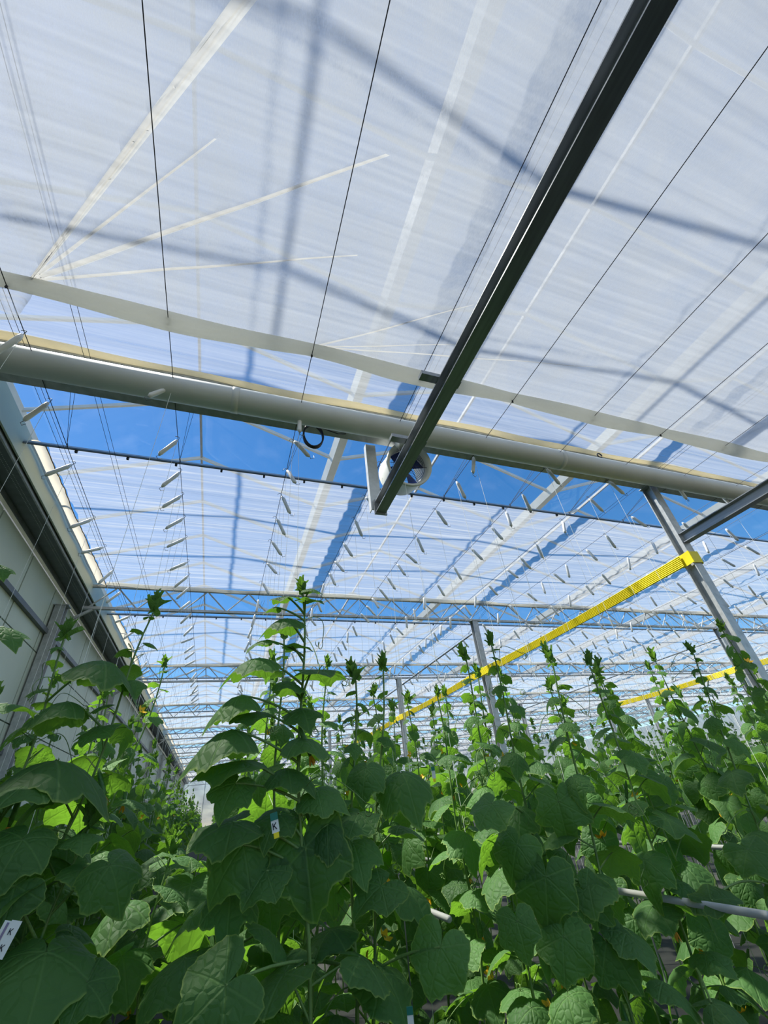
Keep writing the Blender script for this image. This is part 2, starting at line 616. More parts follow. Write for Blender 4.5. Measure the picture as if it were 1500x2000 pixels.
for j, x0 in enumerate(GUT[:12]):
    prof = [(-0.10, 0.03), (-0.085, 0.03), (-0.045, -0.085), (0.045, -0.085), (0.085, 0.03), (0.10, 0.03), (0.055, -0.10), (-0.055, -0.10)]
    g = MB()
    g.prism([(-0.10, 0.03), (-0.055, -0.10), (0.055, -0.10), (0.10, 0.03)], (x0, -3, Z_GUT), (x0, Y_END, Z_GUT), (1, 0, 0), (0, 0, 1))
    tag(g.build('roof_gutter', M['alu_white'], None, origin=(x0, 0, Z_GUT)),
        ['white roof gutter along the top of the left wall', 'white roof gutter above the hanging steel beam and the fan',
         'white roof gutter above the near steel column', 'white roof gutter next right of the near steel column',
         'white roof gutter over the second line of columns, far right',
         ][j] if j < 5 else 'distant white roof gutter, %s counted from the left wall' % ORD[j], 'gutter')

# ------------------------------------------------------------------ trusses
MOD = 0.75
diag_me = {}


def make_truss(k, y, x1, label, near=False):
    t = empty('lattice_truss', (WALL_X, y, Z_LOW), label, 'truss', 'lattice trusses across the house')
    L = x1 - WALL_X - 0.05
    H = Z_UP - Z_LOW
    if near:
        m = MB().prism([(-0.045, 0), (0.045, 0), (0.045, 0.07), (0.035, 0.07), (0.035, 0.01), (-0.035, 0.01), (-0.035, 0.07), (-0.045, 0.07)],
                       (0.35, 0, 0), (L, 0, 0), (0, 1, 0), (0, 0, 1))
        bc = m.build('bottom_chord', M['steel'], t)
        s = MB()
        for i in range(230):
            x = 0.4 + i * 0.09
            if x > L:
                break
            s.box(x, x + 0.05, -0.047, -0.0452, 0.028, 0.046)
        tag(s.build('slot', M['steel_light'], bc), kind='stuff')
    else:
        MB().box(0.35, L, -0.03, 0.03, 0, 0.045).build('bottom_chord', M['steel'], t)
    MB().box(0.35, L, -0.03, 0.03, H - 0.04, H).build('top_chord', M['steel'], t)
    key = 'd'
    if key not in diag_me:
        diag_me['a'] = MB().tube([(0, 0, 0.03), (MOD / 2, 0, H - 0.03)], 0.013, 6).mesh('diagonal', M['steel'])
        diag_me['b'] = MB().tube([(MOD / 2, 0, H - 0.03), (MOD, 0, 0.03)], 0.013, 6).mesh('diagonal', M['steel'])
        diag_me[key] = 1
    n = int((L - 0.4) / MOD)
    for i in range(n):
        inst('diagonal', diag_me['a'], t, (0.42 + i * MOD, 0, 0))
        inst('diagonal', diag_me['b'], t, (0.42 + i * MOD, 0, 0))
    # end strut down to the wall post
    MB().bar((0.12, 0, -0.28), (0.5, 0, 0.0), 0.04, 0.04).build('end_strut', M['steel'], t)
    return t


ords = ['behind the camera', 'nearest, with the perforated chord behind the white pipe', 'second, just above the plant tops in the middle',
        'third, low behind the plant tips', 'fourth, far down the house', 'fifth, far down the aisle', 'sixth, far down the aisle',
        'seventh, far down the aisle', 'eighth, far down the aisle', 'ninth, far down the aisle', 'tenth, far down the aisle', 'last, at the end of the aisle']
for k, y in enumerate(TRUSS_Y):
    if k == 0:
        continue
    x1 = (14, 18, 30, 42, 42, 30)[min(k, 5)]
    make_truss(k, y, x1, 'galvanised lattice truss, ' + ords[k], near=(k == 1))

# ------------------------------------------------------------------ steel columns
def h_column(x, y, z1, w, label, group=None, z0=0.0, mat='steel'):
    t = empty('steel_column', (x, y, z0), label, 'column', group)
    tk = 0.012
    prof = [(-w / 2, -w / 2), (w / 2, -w / 2), (w / 2, -w / 2 + tk), (tk / 2, -w / 2 + tk), (tk / 2, w / 2 - tk), (w / 2, w / 2 - tk),
            (w / 2, w / 2), (-w / 2, w / 2), (-w / 2, w / 2 - tk), (-tk / 2, w / 2 - tk), (-tk / 2, -w / 2 + tk), (-w / 2, -w / 2 + tk)]
    MB().prism(prof, (0, 0, 0), (0, 0, z1 - z0), (1, 0, 0), (0, 1, 0)).build('shaft', M[mat], t)
    MB().box(-w * 0.8, w * 0.8, -w * 0.8, w * 0.8, 0, 0.02).build('foot_plate', M[mat], t)
    MB().box(-w * 0.75, w * 0.75, -w * 0.6, w * 0.6, z1 - z0 - 0.012, z1 - z0).build('cap_plate', M[mat], t)
    return t


clab = {(0, 1): 'grey steel column at the right with a yellow ribbon wound round it, the nearest one',
        (0, 2): 'grey steel column behind the first, where the yellow ribbon reaches the plant tops',
        (0, 3): 'small distant grey steel column in the middle, under the third truss',
        (1, 2): 'slim grey steel column behind the near one at the far right, second line'}
for c, x in enumerate((5.2, 13.2, 21.2)):
    for k in range(1, 7):
        if (c == 1 and k == 1) or (c == 2 and k < 3) or (c == 2 and k > 4):
            continue
        y = TRUSS_Y[k]
        h_column(x, y, Z_LOW, 0.13,
                 clab.get((c, k), 'distant grey steel column down the house under a far truss, mostly behind plants'),
                 None if (c, k) in clab else 'distant columns behind the plants')
for k in range(1, 9):
    y = TRUSS_Y[k] - 0.15
    h_column(WALL_X + 0.10, y, Z_LOW - 0.02, 0.15,
             'dark steel wall post against the white panels, seen above the left plant row' if k == 2 else
             ('dark steel wall post beside the camera at the left' if k == 1 else 'dark steel wall post farther down the left wall, behind plants'),
             'far wall posts' if k > 2 else None)

# ------------------------------------------------------------------ upper clear screens
X_SCR = 24.0


def upper_screen(y0, y1, x0, x1, mat, label, hem_mat, seed, lead=True):
    t = empty('clear_screen', (x0, y1, Z_UP), label, 'screen', 'clear banded screens under the roof')
    w, d = x1 - x0, y1 - y0

    def fn(u, v):
        y = -d + v * d
        z = 0.012 * math.sin(v * d * 9 + 1.3 * math.sin(u * w * 0.5 + seed)) + 0.012 * math.sin(v * d * 23 + 2 * math.sin(u * w * 0.35 + seed * 2))
        z += 0.02 * noise.noise(Vector((u * w * 0.8, v * d * 3, seed)))
        return (u * w, y, z + 0.02)
    nu = int(w / 0.25)
    nv = int(d / 0.03)
    MB().grid(fn, nu, nv).build('cloth', mat, t, smooth=True)
    # rolled hem at the truss
    pts, rs = [], []
    n = int(w / 0.3)
    for i in range(n + 1):
        x = w * i / n
        sag = 0.016 * math.sin(x * 1.7 + seed) + 0.012 * math.sin(x * 4.1 + seed)
        pts.append((x, 0.0, sag - 0.0))
        rs.append(0.034 + 0.007 * math.sin(x * 2.3 + seed * 3))
    MB().tube(pts, rs, 10).build('hem', hem_mat, t, smooth=True)
    if lead:
        m = MB()
        m.box(-0.25, w, -d - 0.02, -d + 0.02, -0.01, 0.012)
        m.build('leading_profile', M['alu'], t)
        MB().box(-0.25, w, -d - 0.022, -d - 0.005, -0.03, -0.01).build('leading_profile', M['steel_dark'], t)
        clip = MB().box(-0.012, 0.012, -0.014, 0.014, -0.05, -0.012).mesh('clip', M['black'])
        nclip = min(14, int(w))
        for i in range(nclip):
            inst('clip', clip, t, (0.3 + i * 0.52, -d + 0.01, 0))
    return t


# near bay (only a band of it shows behind the dense screen)
upper_screen(-0.65, TRUSS_Y[1] - 0.05, -2.3, 12, M['screen_near'], 'clear banded screen seen in the slot between the dense screen edge and the white pipe', M['cream'], 0.4)
slab = ['clear banded screen behind the fan, the large one in the middle of the picture', 'clear banded screen between the second and third truss',
        'clear banded screen between the third and fourth truss', 'clear banded screen between the fourth and fifth truss',
        'clear banded screen between the fifth and sixth truss', 'clear banded screen between the sixth and seventh truss',
        'clear banded screen between the seventh and eighth truss', 'clear banded screen between the eighth and ninth truss',
        'clear banded screen between the ninth and tenth truss', 'clear banded screen before the last truss']
for k in range(1, len(TRUSS_Y) - 1):
    x1 = (0, 28, 40, 40, 40, 26)[min(k, 5)]
    upper_screen(TRUSS_Y[k] + 1.33, TRUSS_Y[k + 1] - 0.04, -2.2, x1, M['screen_up'] if k < 3 else M['screen_far'], slab[k - 1],
                 M['hem_white'], k * 1.7)
    # cream side curtain joining the screen to the wall
    y0, y1 = TRUSS_Y[k] + 1.33, TRUSS_Y[k + 1] - 0.02
    s = empty('side_curtain', (-2.37, y0, Z_UP), 'frayed cream curtain strip along the left wall, ' +
              (['beside the large middle screen', 'beyond the second truss', 'beyond the third truss', 'beyond the fourth truss'] + ['far down the wall'] * 10)[k - 1],
              'curtain', 'cream side curtains' if k > 4 else None)
    d = y1 - y0

    def fn(u, v, d=d, k=k):
        e = 0.03 * noise.noise(Vector((v * d * 1.3, k * 3.1, 0))) + 0.01 * noise.noise(Vector((v * d * 8, k, 2)))
        return (u * (0.17 + e), v * d, 0.03 * math.sin(u * 3.1) + 0.012 * math.sin(v * d * 6 + u * 2) - 0.02 + 0.05 * (1 - u))
    MB().grid(fn, 6, 60).build('cloth', M['side_cloth'], s, smooth=True)
    pts = [fn(1.0, i / 60) for i in range(61)]
    MB().tube([(p[0] + 0.004, p[1], p[2]) for p in pts], 0.006, 5).build('frayed_edge', M['brown'] if 'brown' in M else simple('brown_edge', (0.30, 0.19, 0.08), 0.9), s)

# ------------------------------------------------------------------ dense lower screen
Y_HEM = 2.155
Z_SCR = CAM_Z + 3.27
knot = at(60, 548, z=Z_SCR)
creases = []
for (px, py, w0, w1, amp) in ((590, -150, 0.012, 0.040, 0.05), (440, 255, 0.013, 0.004, 0.022), (800, 285, 0.020, 0.007, 0.03), (730, 494, 0.013, 0.004, 0.02)):
    creases.append((knot, at(px, py, z=Z_SCR), w0, w1, amp))
knot2 = at(616, 676, z=Z_SCR)
for (px, py, w0, w1, amp) in ((935, 592, 0.009, 0.003, 0.012), (1180, 716, 0.007, 0.003, 0.01), (900, 672, 0.006, 0.003, 0.01)):
    creases.append((knot2, at(px, py, z=Z_SCR), w0, w1, amp))


def seg_dist(x, y, a, b):
    dx, dy = b.x - a.x, b.y - a.y
    L2 = dx * dx + dy * dy
    t = ((x - a.x) * dx + (y - a.y) * dy) / L2
    return t, ((x - a.x) * dy - (y - a.y) * dx) / math.sqrt(L2)


def low_z(x, y):
    z = Z_SCR
    w = (x - WIRE_X[1]) / 1.02
    z += -0.012 * (0.5 - 0.5 * math.cos(2 * math.pi * w))
    z += 0.02 * noise.noise(Vector((x * 0.7, y * 0.8, 1.7))) + 0.006 * noise.noise(Vector((x * 2.5, y * 2.5, 5)))
    return z


ls = empty('dense_screen', (0, Y_HEM, Z_SCR), 'dense white shade screen stretched overhead with creases running to its rolled edge', 'screen')
X0S, X1S = -2.72, 9.0
bm = bmesh.new()
NXS, NYS = 150, 62
vs = []
for j in range(NYS + 1):
    for i in range(NXS + 1):
        xx = X0S + (X1S - X0S) * i / NXS
        yy = -2.6 + (Y_HEM + 2.6) * j / NYS
        vs.append(bm.verts.new((xx, yy, low_z(xx, yy))))
for j in range(NYS):
    for i in range(NXS):
        q = j * (NXS + 1) + i
        bm.faces.new((vs[q], vs[q + 1], vs[q + NXS + 2], vs[q + NXS + 1]))
PROF = (-1.0, -0.55, -0.1, 0.15, 0.55, 1.0)            # fold cross-section, in half-widths
DROP = {-0.55: 0.25, -0.1: 1.0, 0.15: 0.35, 0.55: 0.75}
cuts = []
for a, b, w0, w1, amp in creases:
    d = Vector((b.x - a.x, b.y - a.y, 0))
    L = d.length
    d /= L
    s_ = Vector((d.y, -d.x, 0))
    cuts.append((a, d, s_, L, w0, w1, amp))
    for q in PROF:
        p0 = Vector((a.x, a.y, 0)) + s_ * (q * w0)
        p1 = Vector((a.x, a.y, 0)) + d * L + s_ * (q * w1)
        ln = (p1 - p0).normalized()
        geom = [f for f in bm.faces if -0.15 < (f.calc_center_median() - p0).dot(ln) < L + 0.15 and abs((f.calc_center_median() - p0).dot(Vector((ln.y, -ln.x, 0)))) < 0.2]
        es = {e for f in geom for e in f.edges}
        vv = {v for f in geom for v in f.verts}
        bmesh.ops.bisect_plane(bm, geom=list(geom) + list(es) + list(vv), dist=1e-5, plane_co=p0, plane_no=Vector((ln.y, -ln.x, 0)))
for v in bm.verts:
    for a, d, s_, L, w0, w1, amp in cuts:
        r = Vector((v.co.x - a.x, v.co.y - a.y, 0))
        t = r.dot(d) / L
        if -0.02 < t < 1.02:
            ww = w0 + (w1 - w0) * t
            q = r.dot(s_) / ww
            for qq, dr in DROP.items():
                if abs(q - qq) < 0.06:
                    v.co.z -= amp * dr * min(1, max(0, (1 - t) * 3)) * (0.75 + 0.25 * math.sin(t * 17))
for f in bm.faces:
    c = f.calc_center_median()
    for a, d, s_, L, w0, w1, amp in cuts:
        r = Vector((c.x - a.x, c.y - a.y, 0))
        t = r.dot(d) / L
        if 0 < t < 0.96 and abs(r.dot(s_)) < (w0 + (w1 - w0) * t) * 0.99:
            f.material_index = 1
    f.smooth = True
for v in bm.verts:
    v.co.y -= Y_HEM
    v.co.z -= Z_SCR
cme = bpy.data.meshes.new('cloth')
bm.to_mesh(cme)
bm.free()
cme.materials.append(M['screen_low'])
cme.materials.append(M['screen_fold'])
inst('cloth', cme, ls)
# rolled edge with a flattened belly between the wires
pts, rs = [], []
n = 160
for i in range(n + 1):
    x = X0S + (X1S - X0S) * i / n
    seg = (x - WIRE_X[0]) / 1.02
    belly = abs(math.sin(math.pi * (x - WIRE_X[0]) / 2.08))
    sag = 0.03 * belly + 0.012 * noise.noise(Vector((x * 1.5, 3, 3)))
    pts.append((x, 0.0 + 0.03 * noise.noise(Vector((x * 0.9, 9, 1))), -0.025 - sag * 0.5))
    rs.append(0.052 + 0.022 * belly + 0.006 * noise.noise(Vector((x * 2, 0, 0))))
MB().tube(pts, rs, 12).build('rolled_edge', M['hem_low'], ls, smooth=True)
# loose flap hanging at the left end of the edge
k0 = Vector((knot.x, Y_HEM, Z_SCR - 0.03))
fl = MB()
fl.grid(lambda u, v: (k0.x + 0.02 - u * 0.55, 0.015 + v * (0.13 + 0.03 * math.sin(u * 6)) * min(1, u * 5 + 0.15), -0.05 - 0.09 * v + 0.02 * math.sin(u * 9 + v * 3)), 14, 6)
fl.build('loose_flap', M['screen_up'], ls, smooth=True)
clipm = MB().tube([(0, 0, -0.055), (0, 0, 0.03)], 0.008, 6).mesh('wire_clip', M['black'])
for x in WIRE_X[:9]:
    inst('wire_clip', clipm, ls, (x, 0.0, -0.045))

# ------------------------------------------------------------------ crop wires
for i, x in enumerate(WIRE_X):
    ye = 40
    pts = []
    for k in range(0, 60):
        y = -2.4 + (ye + 2.4) * k / 59
        pts.append((0, y, -0.012 * abs(math.sin(math.pi * (y - 3.02) / 5))))
    o = MB().tube(pts, 0.0032 if i < 7 else 0.0028, 5).build('crop_wire', M['wire'])
    o.location = (x, 0, Z_WIRE - 0.03)
    tag(o, 'thin dark crop wire running down the house, %s from the left wall' % ORD[i], 'wire')

# ------------------------------------------------------------------ round white pipe below the truss
PY, PZ, PR = 2.80, CAM_Z + 3.185, 0.118
pp = empty('white_air_pipe', (WALL_X, PY, PZ), 'thick white round pipe running crosswise below the rolled screen edge', 'pipe')
MB().tube([(x, 0, 0) for x in (0.1, 4, 8, 12, 16)], PR, 28).build('pipe_body', M['pipe'], pp, smooth=True)
for xj in (2.6, 6.3, 9.6):
    MB().tube([(xj - 0.03, 0, 0), (xj + 0.03, 0, 0)], PR + 0.004, 28).build('pipe_joint', M['pipe'], pp, smooth=True)
for xj in (1.2, 3.4, 5.6, 7.7, 10):
    MB().tube([(xj, 0.05, PR + 0.03 - 0.02), (xj, 0.13, PR + 0.06)], 0.006, 6).build('pipe_hanger', M['steel_dark'], pp)
# small ring on top of the pipe
ring = MB().tube([(0.035 * math.cos(a), 0, 0.035 * math.sin(a)) for a in [i * math.pi / 8 for i in range(15)]], 0.008, 6)
ro = ring.build('cable_ring', M['black'])
ro.location = (4.15, PY - 0.06, PZ + PR + 0.03)
tag(ro, 'small black ring standing on the white pipe near the right column', 'ring')

# ------------------------------------------------------------------ hanging beams
def channel_beam(x, y0, y1, zb, label, right=False):
    t = empty('steel_beam', (x, y1, zb), label, 'beam')
    w, h, tk = 0.10, 0.13, 0.010
    prof = [(-w / 2, 0), (w / 2, 0), (w / 2, tk), (tk / 2, tk), (tk / 2, h - tk), (w / 2, h - tk), (w / 2, h), (-w / 2, h), (-w / 2, h - tk), (-tk / 2, h - tk), (-tk / 2, tk), (-w / 2, tk)]
    MB().prism(prof, (0, y0 - y1, 0), (0, 0, 0), (1, 0, 0), (0, 0, 1)).build('beam_section', M['steel_beam'], t)
    return t


M['steel_beam'] = simple('beam_steel', (0.33, 0.35, 0.37), 0.36, 0.55, 0.15, 5, 0, (8, 0.6, 8))
ZB = CAM_Z + 2.28
b1 = channel_beam(1.23, -3.0, 3.06, ZB, 'long dark steel beam running overhead from the top right to the fan')
MB().box(-0.062, 0.062, -0.005, 0.012, -0.02, 0.15).build('end_plate', M['steel_beam'], b1)
for yy in (1.60, 2.22):
    MB().box(-0.18, 0.13, yy - 3.06 - 0.03, yy - 3.06 + 0.03, 0.130, 0.165).build('clamp_plate', M['steel_beam'], b1)
hp = MB().prism([(-0.055, -0.03), (0.055, -0.03), (0.055, 0.03), (0.047, 0.03), (0.047, -0.022), (-0.047, -0.022), (-0.047, 0.03), (-0.055, 0.03)],
                (0, 0, 0), (0, 0, Z_LOW - ZB - 0.05), (1, 0, 0), (0, 1, 0))
ho = hp.build('beam_hanger', M['steel_light'])
ho.location = (1.20, 3.11, ZB + 0.04)
tag(ho, 'pale galvanised hanger strip between the near truss and the beam end', 'hanger')
b2 = channel_beam(5.2, -3.0, 2.95, CAM_Z + 2.28, 'dark steel beam at the right edge meeting the near column')

# ------------------------------------------------------------------ fan
FX, FY, FZ, FR = 1.62, 3.08, CAM_Z + 2.98, 0.262
fan = empty('circulation_fan', (FX, FY, FZ), 'round white circulation fan with blue blades hanging behind the beam', 'fan')
fan.rotation_euler = (R(16), 0, 0)


def lathe(prof, n=40):
    m = MB()
    for (r, y) in prof:
        for k in range(n):
            a = 2 * math.pi * k / n
            m.v.append((r * math.cos(a), y, r * math.sin(a)))
    for i in range(len(prof) - 1):
        for k in range(n):
            k2 = (k + 1) % n
            m.f.append((i * n + k, i * n + k2, (i + 1) * n + k2, (i + 1) * n + k))
    return m


lathe([(FR * 0.80, 0.28), (FR * 0.80, 0.05), (FR * 0.86, -0.02), (FR * 0.97, -0.05), (FR, -0.04), (FR * 1.0, -0.01), (FR * 0.93, 0.02), (FR * 0.92, 0.30), (FR * 0.80, 0.28)]) \
    .build('housing', M['fan_white'], fan, smooth=True)
for k in range(10):
    rr = FR * 0.80 * (k + 2) / 12
    MB().tube([(rr * math.cos(a), -0.0, rr * math.sin(a)) for a in [i * math.pi / 16 for i in range(33)]], 0.0022, 4, False).build('guard_ring', M['black'], fan)
for k in range(6):
    a = k * math.pi / 3
    MB().tube([(0.03 * math.cos(a), -0.004, 0.03 * math.sin(a)), (FR * 0.83 * math.cos(a), -0.004, FR * 0.83 * math.sin(a))], 0.003, 4).build('guard_spoke', M['black'], fan)
lathe([(0.0, 0.03), (0.06, 0.03), (0.065, 0.06), (0.065, 0.20), (0.0, 0.2)], 20).build('motor', M['black'], fan, smooth=True)
for k in range(4):
    a = k * math.pi / 2 + 0.5
    ca, sa = math.cos(a), math.sin(a)
    m = MB()

    def fb(u, v):
        r = 0.06 + u * (FR * 0.78 - 0.06)
        w = (v - 0.5) * (0.09 + 0.07 * u)
        return (r * ca - w * sa, 0.10 + (v - 0.5) * 0.09 * (1 - 0.3 * u), r * sa + w * ca)
    m.grid(fb, 5, 4).build('blade', M['blue'], fan, smooth=True)
MB().box(-0.02, 0.02, 0.02, 0.10, FR * 0.9, FR + 0.02).build('bracket', M['steel'], fan)

# ------------------------------------------------------------------ coil of cable
cb = empty('cable_coil', tuple(at(612, 830, y=2.96)), 'coil of black cable hanging from the near truss', 'cable')
m = MB()
pts = []
for i in range(97):
    a = math.pi / 2 + i / 24 * 2 * math.pi
    rx, rz = 0.098, 0.155
    pts.append((rx * math.cos(a), 0.004 * i / 10 - 0.02, rz * math.sin(a) - 0.155 + 0.004 * math.sin(i)))
MB().tube(pts, 0.0085, 6).build('coil_loop', M['black'], cb, smooth=True)
pts = [(0.0, 0, 0.0), (0.06, 0.0, 0.02), (0.10, 0, -0.02), (0.15, 0, -0.04), (0.26, 0.02, -0.045), (0.34, 0.03, -0.02), (0.40, 0.03, 0.05)]
MB().tube(pts, 0.006, 6).build('loose_end', M['black'], cb, smooth=True)
MB().tube([(0, 0, 0), (-0.005, 0.01, 0.07)], 0.004, 5).build('tie', M['black'], cb)

# ------------------------------------------------------------------ yellow ribbons between the columns
def ribbon(x, y0, y1, z, label, hgt=0.15):
    t = empty('yellow_ribbon', (x, y0, z), label, 'ribbon')
    n = 7
    prof = []
    for i in range(n * 2 + 1):
        prof.append((0.010 if i % 2 else 0.002, -hgt / 2 + hgt * i / (2 * n)))
    back = [(-0.004 + p[0], p[1]) for p in reversed(prof)]
    L = y1 - y0
    m = MB()
    seg = 14
    allp = prof + back
    mm = len(allp)
    for i in range(seg + 1):
        v = i / seg
        s = -0.03 * math.sin(math.pi * v)
        for (px_, pz_) in allp:
            m.v.append((-px_ + 0.0, v * L, pz_ * (1 - 0.15 * math.sin(math.pi * v)) + s))
    for i in range(seg):
        for q in range(mm):
            q2 = (q + 1) % mm
            m.f.append((i * mm + q, i * mm + q2, (i + 1) * mm + q2, (i + 1) * mm + q))
    m.build('strip', M['yellow'], t)
    # turn round the column
    w = MB()
    r = 0.078
    for zc in range(8):
        z0 = -hgt / 2 + zc * hgt / 8 + 0.01
        for sx, sy, ex, ey in ((-r, -r, r, -r), (r, -r, r, r), (r, r, -r, r), (-r, r, -r, -r)):
            w.bar((sx + 0.10, sy - 0.04, z0), (ex + 0.10, ey - 0.04, z0 + 0.012), 0.006, hgt / 8 * 1.05)
    w.build('column_wrap', M['yellow'], t)
    return t


ZY = CAM_Z + 2.07
rl = ['yellow ribbed ribbon stretched from the near column to the one behind it', 'yellow ribbon piece seen between plant tips left of the middle column',
      'far yellow ribbon piece low behind the middle plants', 'yellow ribbon low behind the plants at the right edge', 'yellow ribbon farther back behind the right plants']
i = 0
for x, ks in ((5.10, (1, 2, 3)), (13.1, (1, 2))):
    for k in ks:
        ribbon(x, TRUSS_Y[k] + 0.04, TRUSS_Y[k + 1] + 0.0, ZY, rl[i])
        i += 1

# ------------------------------------------------------------------ thin rods and drive cables
def rod(name, a, b, r, mat, label, cat, group=None):
    a = Vector(a)
    b = Vector(b)
    o = MB().tube([(0, 0, 0), tuple(b - a)], r, 5).build(name, M[mat])
    o.location = a
    return tag(o, label, cat, group)


rod('brace_rod', (5.25, 8.0, CAM_Z + 3.0), (5.45, 22.9, CAM_Z + 3.05), 0.02, 'steel_dark', 'dark round rod slanting away from the second column above the plants', 'rod')
rod('brace_rod', (13.2, 8.0, CAM_Z + 2.95), (13.3, 23, CAM_Z + 2.97), 0.018, 'steel_dark', 'thin dark rod running back from the slim far right column', 'rod')
for i, (x, dx) in enumerate(((-2.05, 0.05), (-1.55, 0.05), (1.62, 0.06), (5.6, 0.07), (9.6, 0.07))):
    for s in (0, 1):
        rod('drive_cable', (x + s * dx, -1, Z_UP - 0.05), (x + s * dx, 35, Z_UP - 0.05), 0.0022, 'wire',
            '%s cable of the %s thin pair under the clear screens, from the left wall' % (('left', 'right')[s], ORD[i]), 'cable', 'thin drive cables')
vi = 0
for k in (1, 2):
    for wi in (0, 1, 2, 3, 4, 5, 6, 7):
        x = WIRE_X[wi]
        y = TRUSS_Y[k]
        t = empty('wire_suspender', (x, y + 0.75, Z_WIRE - 0.03), 'thin dark V-shaped suspender holding the %s crop wire below the %s truss' % (ORD[wi], 'near' if k == 1 else 'second'),
                  'suspender', 'V suspenders at the %s truss' % ('near' if k == 1 else 'second'))
        for s in (0, 0.05):
            MB().tube([(0, 0, 0), (0.12 + s, -0.75, 0.30)], 0.0022, 4).build('strand', M['wire'], t)
        MB().tube([(0, 0, 0.02), (0.012, 0, -0.02), (-0.008, 0, -0.03)], 0.004, 4).build('hook', M['wire'], t)

# white heating pipes inside the crop
for x, z, y0, y1, lab in ((1.93, 1.14, 1.52, 14, 'white horizontal growing pipe among the lower leaves at the right'),
                          (1.08, 1.14, 2.4, 14, 'short visible white growing pipe between the stems in the middle row'),
                          (3.0, 1.18, 2.35, 14, 'white growing pipe behind the leaves at the right edge'),
                          (-1.0, 0.75, 0.95, 12, 'pale slanting pipe in the dark lower left corner')):
    o = empty('growing_pipe', (x, y0, 0), lab, 'pipe')
    MB().tube([(0, 0, z), (0, y1 - y0, z)], 0.0135, 12).build('tube', M['dull_pipe'], o, smooth=True)
    for yy in (0.6, 3.6, 6.6, 9.6):
        MB().tube([(0, yy, 0), (0, yy, z - 0.02)], 0.004, 5).build('support', M['steel_dark'], o)

# ------------------------------------------------------------------ cucumber plants
OUT = [(0, 0.78), (14, 0.66), (30, 0.54), (46, 0.60), (60, 0.66), (74, 0.58), (90, 0.50), (106, 0.53), (120, 0.57), (136, 0.50), (152, 0.43), (166, 0.30), (174, 0.16), (180, 0.05)]


def outline(th):
    a = abs(math.degrees(th))
    for (a0, r0), (a1, r1) in zip(OUT, OUT[1:]):
        if a <= a1:
            t = (a - a0) / (a1 - a0)
            t = t * t * (3 - 2 * t)
            return r0 + (r1 - r0) * t
    return 0.05


def blade_shape(rng, hi, droop, fold, lobe):
    """leaf blade about one unit across, attached at the origin, tip along +X, upper face +Z"""
    m = MB()
    m.uv = []
    n = 54 if hi else 22
    rings = (0.28, 0.55, 0.8, 1.0) if hi else (0.5, 1.0)
    ph = rng.uniform(0, 6.28)
    asym = rng.uniform(-0.08, 0.08)
    wav = rng.uniform(0.03, 0.07)
    cup = rng.uniform(-0.12, 0.1)

    def lift(x, y):
        r = math.hypot(x, y)
        th = math.atan2(y, x)
        z = -droop * r * r * 0.9 - 0.35 * droop * max(0, x) ** 2
        z += fold * abs(y) * (0.6 + 0.4 * x)
        z += cup * r * r
        z += wav * math.sin(3 * th + ph) * (r / 0.6) ** 2
        z += wav * 0.5 * math.sin(7 * th + ph * 2) * (r / 0.6) ** 3
        return z
    m.v.append((0, 0, 0))
    m.uv.append((0, 0))
    m.edge = [0.0]
    for ir, rho in enumerate(rings):
        for k in range(n):
            th = -math.pi + 2 * math.pi * (k + 0.5) / n
            rr = outline(th)
            rr = 0.56 + (rr - 0.56) * lobe if abs(math.degrees(th)) < 150 else rr
            rr *= 1 + asym * math.sin(th)
            if rho == 1.0:
                rr *= 1 + 0.017 * (1 if k % 2 else -1) + rng.uniform(-0.012, 0.012)
            x, y = rho * rr * math.cos(th), rho * rr * math.sin(th)
            m.v.append((x, y, lift(x, y)))
            m.uv.append((x, y))
            m.edge.append(rho)
    for k in range(n):
        k2 = (k + 1) % n
        if k2 == 0:
            continue                     # the sinus stays open
        m.f.append((0, 1 + k, 1 + k2))
        for i in range(len(rings) - 1):
            a, b = 1 + i * n, 1 + (i + 1) * n
            m.f.append((a + k, b + k, b + k2, a + k2))
    return m


def xform(m, mat):
    m.v = [tuple(mat @ Vector(p)) for p in m.v]
    return m


NV = 10
TEMPL = []
rng = random.Random(3)
for hi in (True, False):
    fam = []
    for i in range(NV):
        droop = rng.uniform(0.25, 1.0)
        fold = rng.uniform(-0.25, 0.12)
        lobe = rng.uniform(0.45, 1.05)
        bl = blade_shape(rng, hi, droop, fold, lobe)
        up = R(rng.uniform(20, 50))
        L = rng.uniform(0.55, 0.85)
        P0, P1, P2, P3 = Vector((0, 0, 0)), Vector((L * 0.4 * math.cos(up), 0, L * 0.45 * math.sin(up))), \
            Vector((L * 0.75 * math.cos(up), rng.uniform(-0.05, 0.05), L * 0.9 * math.sin(up))), Vector((L * math.cos(up), rng.uniform(-0.06, 0.06), L * math.sin(up) * 0.98))
        pts = []
        for s in range(7):
            t = s / 6
            pts.append(P0 * (1 - t) ** 3 + P1 * 3 * t * (1 - t) ** 2 + P2 * 3 * t * t * (1 - t) + P3 * t ** 3)
        pitch = R(rng.uniform(5, 62))
        mt = Matrix.Translation(P3) @ Matrix.Rotation(R(rng.uniform(-20, 20)), 4, 'Z') @ Matrix.Rotation(R(rng.uniform(-14, 14)), 4, 'X') @ Matrix.Rotation(pitch, 4, 'Y')
        xform(bl, mt)
        pet = MB().tube(pts, [0.020 - 0.006 * k / 6 for k in range(7)], 6 if hi else 4, False)
        fam.append((bl.mesh('leaf', M['leaf'], True), pet.mesh('petiole', M['stem'], True)))
    TEMPL.append(fam)
